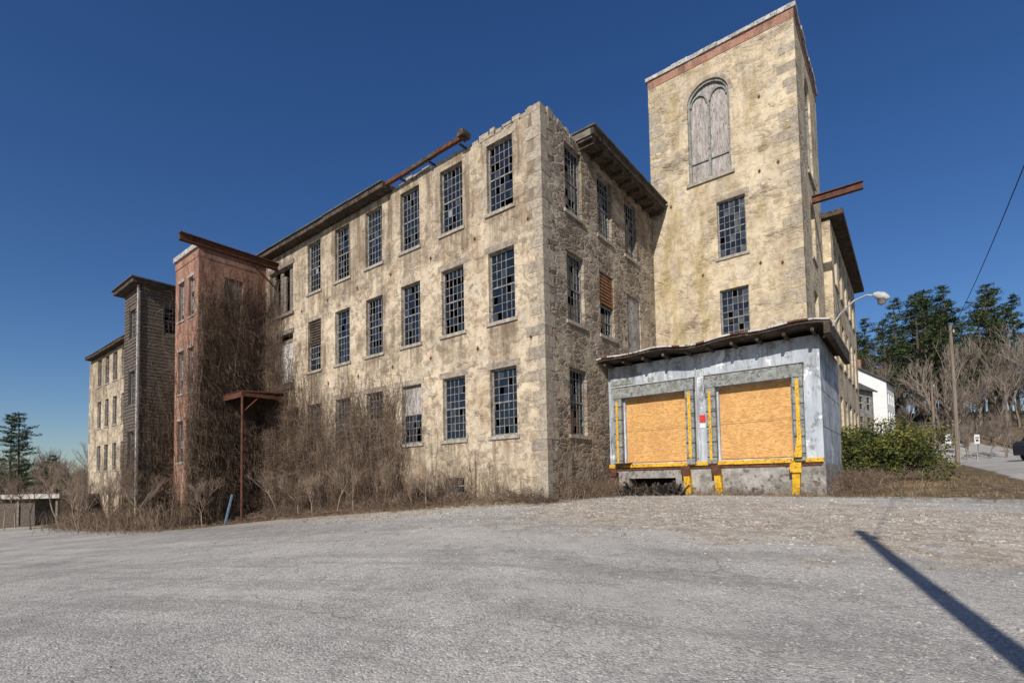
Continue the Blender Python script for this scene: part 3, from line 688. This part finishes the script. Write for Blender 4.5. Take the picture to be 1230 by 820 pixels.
gr=mix(nt,mth(nt,'MULTIPLY',ramp(nt,noise(nt,P,.5,5).outputs[0],[(.52,0),(.65,1)]),.45),gr,(.09,.095,.035))
def fuzzy(s,amt,nn): return ramp(nt,mth(nt,'ADD',s,mth(nt,'MULTIPLY',mth(nt,'SUBTRACT',nn.outputs[0],.5),amt)),[(.38,0),(.62,1)])
nb=noise(nt,P,1.1,5,.75)
col=mix(nt,fuzzy(sp.outputs[1],2.2,nb),asp,grv); col=mix(nt,fuzzy(sp.outputs[0],1.8,nb),col,gr)
L(nt,col,b.inputs['Base Color'])
h=mth(nt,'ADD',mth(nt,'MULTIPLY',sv.outputs['Distance'],-.6),mth(nt,'MULTIPLY',n2.outputs[0],1.8)); h=mth(nt,'SUBTRACT',h,mth(nt,'MULTIPLY',crk,.6))
bump(nt,b,h,.6,.022)
q=MB()
def pebble(x,y,s,k='gravel'):
    z=gz(x,y); a0=U(0,3)
    P=[(x+s*math.cos(a0+i*1.57)*U(.7,1.2),y+s*math.sin(a0+i*1.57)*U(.7,1.2),z-s*.1) for i in range(4)]
    T=[(x+(p[0]-x)*U(.45,.75),y+(p[1]-y)*U(.45,.75),z+s*U(.35,.6)) for p in P]
    q.hexa(P+T,k)
for i in range(10000):
    a=U(-14,6); b_=random.gauss(-.3,2.6)
    if b_>3.7 or (a>0 and b_>-.6): continue
    x,y=W(a,b_); pebble(x,y,random.choice([.012,.015,.02,.028,.04]) if R()<.99 else U(.05,.08))
for i in range(16000):
    y=3+11*R()**1.5; x=U(-1.05,1.05)*y; pebble(x,y,U(.004,.012) if R()<.96 else U(.012,.024))
q.obj('gravel')
q=MB()
def tuft(x,y,h,n=6):
    z=gz(x,y)
    for i in range(n):
        a0=U(0,6.28); r0=U(0,.05); bx=x+r0*math.cos(a0); by=y+r0*math.sin(a0); w=.006; l=h*U(.5,1.1); le=l*U(.1,.8); px=math.cos(a0+1.57)*w; py=math.sin(a0+1.57)*w
        q.poly([(bx-px,by-py,z-.01),(bx+px,by+py,z-.01),(bx+math.cos(a0)*le,by+math.sin(a0)*le,z+l)],'drygrass')
for i in range(2600):
    a=U(-.3,22); lim=1.5+.5*math.sin(a*.5)+.3*math.sin(a*1.7)+(4.0*ss((a-13)/5) if a>13 else 0)
    x,y=W(a,-U(.05,1)*lim*U(.7,1.2)); tuft(x,y,U(.04,.18))
for i in range(400): x,y=W(U(-7,0),U(3.3,4.1)); tuft(x,y,U(.05,.2))
for i in range(1800):
    a=-7.3-abs(random.gauss(0,2)); 
    if a<-11.5: continue
    x,y=W(a,U(3.6,14)); tuft(x,y,U(.04,.15))
for i in range(420): x,y=W(U(-10,10),random.gauss(-2.8,1.4)); tuft(x,y,U(.02,.07),8)
q.obj('dry_grass')
# ------------------------------------------------------------ TREES
def bare_tree(seed,h,lv=5,r0=.16,k='bark',spread=.55):
    random.seed(seed); t=MB()
    def grow(p,d,l,r,n):
        pts=[tuple(p)];rad=[r];P=p.copy();D=d.copy()
        for i in range(3):
            D=(D+Vector((U(-.14,.14),U(-.14,.14),U(-.02,.12)))).normalized(); P=P+D*l/3; pts.append(tuple(P)); rad.append(r*(1-.13*(i+1)))
            if n>0 and n<lv and i<2 and R()<.75:
                d2=(D+Vector((U(-1,1),U(-1,1),U(-.1,.7))).normalized()*spread*1.3).normalized(); grow(P,d2,l*U(.5,.7),r*.5,n-1)
        t.tube(pts,rad,k)
        if n>0:
            for j in range(random.choice([2,3,3])):
                d2=(D+Vector((U(-1,1),U(-1,1),U(-.2,.7))).normalized()*spread).normalized(); grow(P,d2,l*U(.62,.85),r*.6,n-1)
    grow(Vector((0,0,-.3)),Vector((0,0,1)),h*.26,r0,lv); return t.mesh('bare_tree_mesh')
def pine(seed,h,w):
    random.seed(seed); t=MB(); t.tube([(0,0,-.3),(U(-.1,.1),0,h*.5),(U(-.2,.2),0,h)],[.22,.14,.03],'barkd',6)
    z=h*.28
    while z<h*.99:
        f=(z/h-.28)/.72; Lb=w*(1-f)**.65*U(.5,1.25)+.3
        for j in range(random.choice([3,4,5])):
            an=U(0,6.28); l=Lb*U(.45,1.2); e=Vector((math.cos(an)*l,math.sin(an)*l,l*U(-.05,.35))); B=Vector((0,0,z)); t.tube([tuple(B),tuple(B+e)],[.05,.015],'barkd')
            for k in range(int(14+l*24)):
                s=U(.3,1.05); c=B+e*s+Vector((U(-.32,.32),U(-.32,.32),U(-.12,.25))); sz=U(.12,.30)
                a=Vector((U(-1,1),U(-1,1),U(-.4,.6))).normalized()*sz; b2=Vector((U(-1,1),U(-1,1),U(-.4,.4))).normalized()*sz*.6
                t.poly([tuple(c-a),tuple(c+b2),tuple(c+a)],'needle')
        z+=U(.35,.8)
    return t.mesh('pine_mesh')
bts=[bare_tree(s,h,5,.17) for s,h in ((1,10),(2,11),(3,9),(4,12))]
pns=[pine(s,h,w) for s,h,w in ((11,15,3.4),(12,13,3.0),(13,17,3.7),(14,16,3.2))]
random.seed(99)
def place(me,name,x,y,s=1,parent=None,dz=0):
    o=bpy.data.objects.new(name,me); scene.collection.objects.link(o); o.location=(x,y,gz(x,y)+dz); o.rotation_euler=(0,0,U(0,6.28)); o.scale=(s*U(.9,1.1),s*U(.9,1.1),s)
    if parent:o.parent=parent
    return o
dt=empty('distant_trees')
for i in range(140):
    x=U(48,130); y=U(58,112); 
    if y<64 and x>60: continue
    place(random.choice(bts),'tree',x,y,U(.8,1.5),dt)
for i in range(80): x=U(52,120); y=U(66,115); place(random.choice(pns),'pine',x,y,U(.6,1.3),dt)
for i in range(110): x=U(-150,-58); y=U(75,112); place(random.choice(bts),'tree',x,y,U(.75,1.1),dt)
for i in range(20): x=U(-140,-66); y=U(80,112); place(random.choice(pns),'pine',x,y,U(.45,.75),dt)
for i in range(90): 
    x=U(41,90); y=U(50,72); place(random.choice(bts),'shrub',x,y,U(.25,.55),dt)
for i in range(90): x=U(-60,60); y=U(120,150); place(random.choice(bts),'tree',x,y,U(.8,1.1),dt)
for (x,y,mi,s) in ((66,80,0,1.35),(71,82,2,1.25),(78,82,1,1.5),(83,86,3,1.35),(-66,68,0,.9),(-69,70,2,.8),(-62.5,69,1,.6),(58,84,1,1.1),(62,88,2,1.0),(74,90,3,1.3),(88,88,2,1.2)):
    place(pns[mi],'pine_tree',x,y,s)
sm=[bare_tree(s,h,5,.05,'vine2',.7) for s,h in ((21,4.5),(22,5.5),(23,3.6))]
random.seed(5)
for (a,b_,i,s) in ((31,-5,1,1.1),(33.5,-4,0,1.1),(29.5,-5.5,2,1.1),(36,-5,1,1.2),(24,-5.2,2,1.1),(22.5,-4.6,0,1),(17.2,-3.4,2,.9),(39,-6,0,1.3),(26.5,-6,1,.8),(20,-5,1,.8),(42,-7,1,1.3),(45,-6,0,1.3),
    (3.3,-.8,2,.45),(4.6,-.9,0,.5),(5.6,-.7,2,.5),(7.2,-.9,1,.5),(8.8,-1,0,.65),(10.2,-.9,1,.65),(11.8,-1,2,.75),(13,-1,0,.7),(14.4,-1.2,1,.6),(1.6,-.6,2,.25)):
    x,y=W(a,b_); place(sm[i],'bare_sapling',x,y,s)
for (x,y,i,s) in ((17.5,24,0,.6),(19.5,28,1,.6),(22,33,2,.8),(25,38,1,.9),(30,46,1,1.2),(27,41,0,1.)): place(sm[i],'bare_sapling',x,y,s)
# evergreen bush
q=MB(); bx,by=14.3,19.6; bz=gz(bx,by)
lb=[(U(-2.0,1.7),U(-1.0,1.0),U(.35,2.0),U(.35,.7)) for i in range(46)]
for i in range(26000):
    l=random.choice(lb); d=Vector((random.gauss(0,1),random.gauss(0,1),random.gauss(0,1))).normalized()*l[3]*(U(.6,1.2))
    c=Vector((bx+l[0],by+l[1],bz+l[2]*(1-.2*abs(l[0])/2)))+d
    if c.z<bz: continue
    s=U(.03,.075); a=Vector((U(-1,1),U(-1,1),U(-1,1))).normalized()*s; b2=Vector((U(-1,1),U(-1,1),U(-1,1))).normalized()*s*.6
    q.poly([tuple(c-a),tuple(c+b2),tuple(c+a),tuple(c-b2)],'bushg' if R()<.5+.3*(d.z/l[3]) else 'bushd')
for l in lb[:14]: q.tube([(bx+l[0]*.3,by+l[1]*.3,bz),(bx+l[0],by+l[1],bz+l[2])],[.03,.01],'vine')
q.obj('evergreen_shrub')
# ------------------------------------------------------------ right-side objects
def gabled_house(name,x,y,w,d,zt,rz,base_k='white'):
    e=empty(name,(x,y,gz(x,y)),rz); q=MB()
    F=frame(-w/2,-d/2,1,0,0,-1); Z=zt; ops=[(w*f-.4,w*f+.4,z,z+1.3) for f in (.2,.5,.8) for z in (1.0,3.8,5.9) if z+1.5<zt]
    wall(q,F,0,w,-2,Z,ops,base_k,.1)
    for o in ops: q.wbox(F,o[0],o[1],o[2],o[3],.09,.1,'glass'); q.wbox(F,o[0],o[1],(o[2]+o[3])/2-.03,(o[2]+o[3])/2+.03,.05,.085,'white')
    F2=frame(-w/2,-d/2,0,1,-1,0); o2=[(d*f-.4,d*f+.4,z,z+1.3) for f in (.3,.7) for z in (3.8,5.9) if z+1.5<zt]; wall(q,F2,0,d,-2,Z,o2,base_k,.1)
    for o in o2: q.wbox(F2,o[0],o[1],o[2],o[3],.09,.1,'glass')
    q.box(-w/2,w/2,d/2-.05,d/2,-2,Z,base_k); q.box(w/2-.05,w/2,-d/2+.01,d/2-.06,-2,Z,base_k)
    for sx in (-w/2,w/2): q.poly([(sx,-d/2,Z),(sx,d/2,Z),(sx,0,Z+d*.35)],base_k)
    for sg in (-1,1):
        q.hexa([(-w/2-.3,sg*(d/2+.35),Z-.2),(w/2+.3,sg*(d/2+.35),Z-.2),(w/2+.3,0,Z+d*.35+.05),(-w/2-.3,0,Z+d*.35+.05),(-w/2-.3,sg*(d/2+.35),Z-.05),(w/2+.3,sg*(d/2+.35),Z-.05),(w/2+.3,0,Z+d*.35+.2),(-w/2-.3,0,Z+d*.35+.2)],'roofgray')
    q.box(-.3,.3,-.3,.3,Z+d*.3,Z+d*.35+1.2,'brick'); q.obj('house_body',e)
gabled_house('white_house',42.0,61,5.4,6,8.4,.8)
gabled_house('gray_house',34.0,55,6,7,8.0,.6,'concrete')
def pole(name,x,y,h,r=.15):
    e=empty(name,(x,y,gz(x,y))); q=MB(); q.tube([(0,0,-.5),(.03,0,h*.5),(0,0,h)],[r,r*.85,r*.65],'polew',10)
    q.tube([(.12,-.1,h-.5),(.12,-.1,h-.3)],[.05,.04],'grayp',6); q.tube([(r,-.05,0),(r*.7,-.05,2.5)],.03,'grayp',6)
    q.obj('pole_shaft',e)
    return e
pole('utility_pole',28,32,9.0,.13); pole('utility_pole.001',37.4,45,7.3,.11)
pole('utility_pole.002',.9,-2.7,9.2,.16)
q=MB()
def wire(p,p2,sag,r):
    n=16; pts=[]
    for i in range(n+1):
        t=i/n; P=Vector(p).lerp(Vector(p2),t); P.z-=sag*4*t*(1-t); pts.append(tuple(P))
    q.tube(pts,r,'black')
z1=gz(28,32)
wire((.95,-2.7,8.6),(28,32,z1+8.6),.7,.014); wire((28,32,z1+8.8),(37.4,45,gz(37.4,45)+7.1),.3,.012)
q.obj('overhead_wires')
def sign(name,x,y,h,k):
    e=empty(name,(x,y,gz(x,y)),.3); q=MB(); q.tube([(0,0,-.2),(0,0,h)],.03,'grayp',6)
    q.hexa([(-.3,-.05,h-.75),(.3,-.05,h-.75),(.3,-.03,h-.75),(-.3,-.03,h-.75),(-.3,-.05,h),(.3,-.05,h),(.3,-.03,h),(-.3,-.03,h)],k)
    q.box(-.2,.2,-.056,-.051,h-.3,h-.22,'black'); q.box(-.15,.15,-.056,-.051,h-.55,h-.4,'black')
    q.obj('sign_panel',e)
sign('traffic_sign',33.0,38.5,2.3,'white'); sign('traffic_sign.001',37.0,40.5,2.2,'white')
# van
e=empty('parked_van',(37.6,35.0,gz(36.5,35.0)),.12); q=MB()
prof=[(-2.4,.35),(-2.45,1.0),(-2.3,1.25),(-1.7,1.4),(-1.15,2.05),(-.8,2.2),(2.2,2.2),(2.4,2.0),(2.42,.4)]
for sg in (-.95,.95): q.poly([(p[0],sg,p[1]) for p in prof],'vanp')
for i in range(len(prof)):
    a,b2=prof[i],prof[(i+1)%len(prof)]; q.poly([(a[0],-.95,a[1]),(b2[0],-.95,b2[1]),(b2[0],.95,b2[1]),(a[0],.95,a[1])],'carglass' if i==3 else 'vanp')
for x0,x1 in ((-1.3,-.3),(-.2,1.0),(1.1,2.1)): q.box(x0,x1,-.97,-.955,1.35,1.95,'carglass')
for wx in (-1.5,1.5):
    for wy in (-.97,.75): q.tube([(wx,wy,.33),(wx,wy+.22,.33)],.34,'black',16); q.tube([(wx,wy-.01,.33),(wx,wy+.23,.33)],.18,'grayp',12)
q.obj('van_body',e)
# carport on left
e=empty('flat_roof_carport',(-43.5,44,gz(-43.5,44)),.1); q=MB()
q.box(-7,6.2,-3,3,2.3,2.5,'roofgray'); q.box(-7.1,6.3,-3.1,-3.0,2.25,2.62,'flash')
for x in (-6.5,-3.4,-.2,3,5.9): q.box(x-.08,x+.08,-2.8,-2.64,-.5,2.298,'wood')
q.box(-6.9,6.1,2.7,2.8,-.5,2.29,'concrete'); q.box(5.9,6.0,-2.6,2.7,-.5,2.28,'concrete')
q.box(1.2,4.2,-2.7,-2.6,-.5,1.9,'shingle'); q.obj('carport_structure',e)
x,y=W(16.6,-2.7); e=empty('leaning_blue_board',(x,y,gz(x,y))); q=MB(); q.tube([(0,0,-.1),(.3,.1,1.4)],.055,'bluet',4); q.obj('board_piece',e)
# ------------------------------------------------------------ LIGHT
el=math.radians(33); az=Vector((-.41,-.91)).normalized()
sd=Vector((az.x*math.cos(el),az.y*math.cos(el),math.sin(el)))
sl=bpy.data.lights.new('sun','SUN'); sl.energy=5.0; sl.angle=math.radians(.5); sl.color=(1,.935,.85)
so_=bpy.data.objects.new('sun',sl); scene.collection.objects.link(so_); so_.rotation_euler=sd.to_track_quat('Z','Y').to_euler()
w=bpy.data.worlds.new('World'); scene.world=w; w.use_nodes=True; nt=w.node_tree
sk=nt.nodes.new('ShaderNodeTexSky'); sk.sky_type='NISHITA'; sk.sun_disc=False; sk.sun_elevation=el; sk.sun_rotation=math.atan2(az.x,az.y)%(2*math.pi)
sk.air_density=1.0; sk.dust_density=.6; sk.ozone_density=4.0; sk.altitude=100
hs=nt.nodes.new('ShaderNodeHueSaturation'); hs.inputs['Saturation'].default_value=1.22; hs.inputs['Hue'].default_value=.51
nt.links.new(sk.outputs[0],hs.inputs['Color'])
bg=nt.nodes['Background']; nt.links.new(hs.outputs[0],bg.inputs[0]); bg.inputs[1].default_value=.09
scene.view_settings.view_transform='Standard'; scene.view_settings.look='None'; scene.view_settings.exposure=0
# ------------------------------------------------------------ CAMERA
cam=bpy.data.cameras.new('camera'); co=bpy.data.objects.new('camera',cam); scene.collection.objects.link(co); scene.camera=co
cam.sensor_width=36; cam.lens=17.91; cam.shift_y=.112; cam.clip_end=3000; cam.clip_start=.05
co.matrix_world=Matrix.Translation((0,0,EYE))@Matrix.Rotation(math.radians(92.6),4,'X')@Matrix.Rotation(math.radians(-1.1),4,'Z')
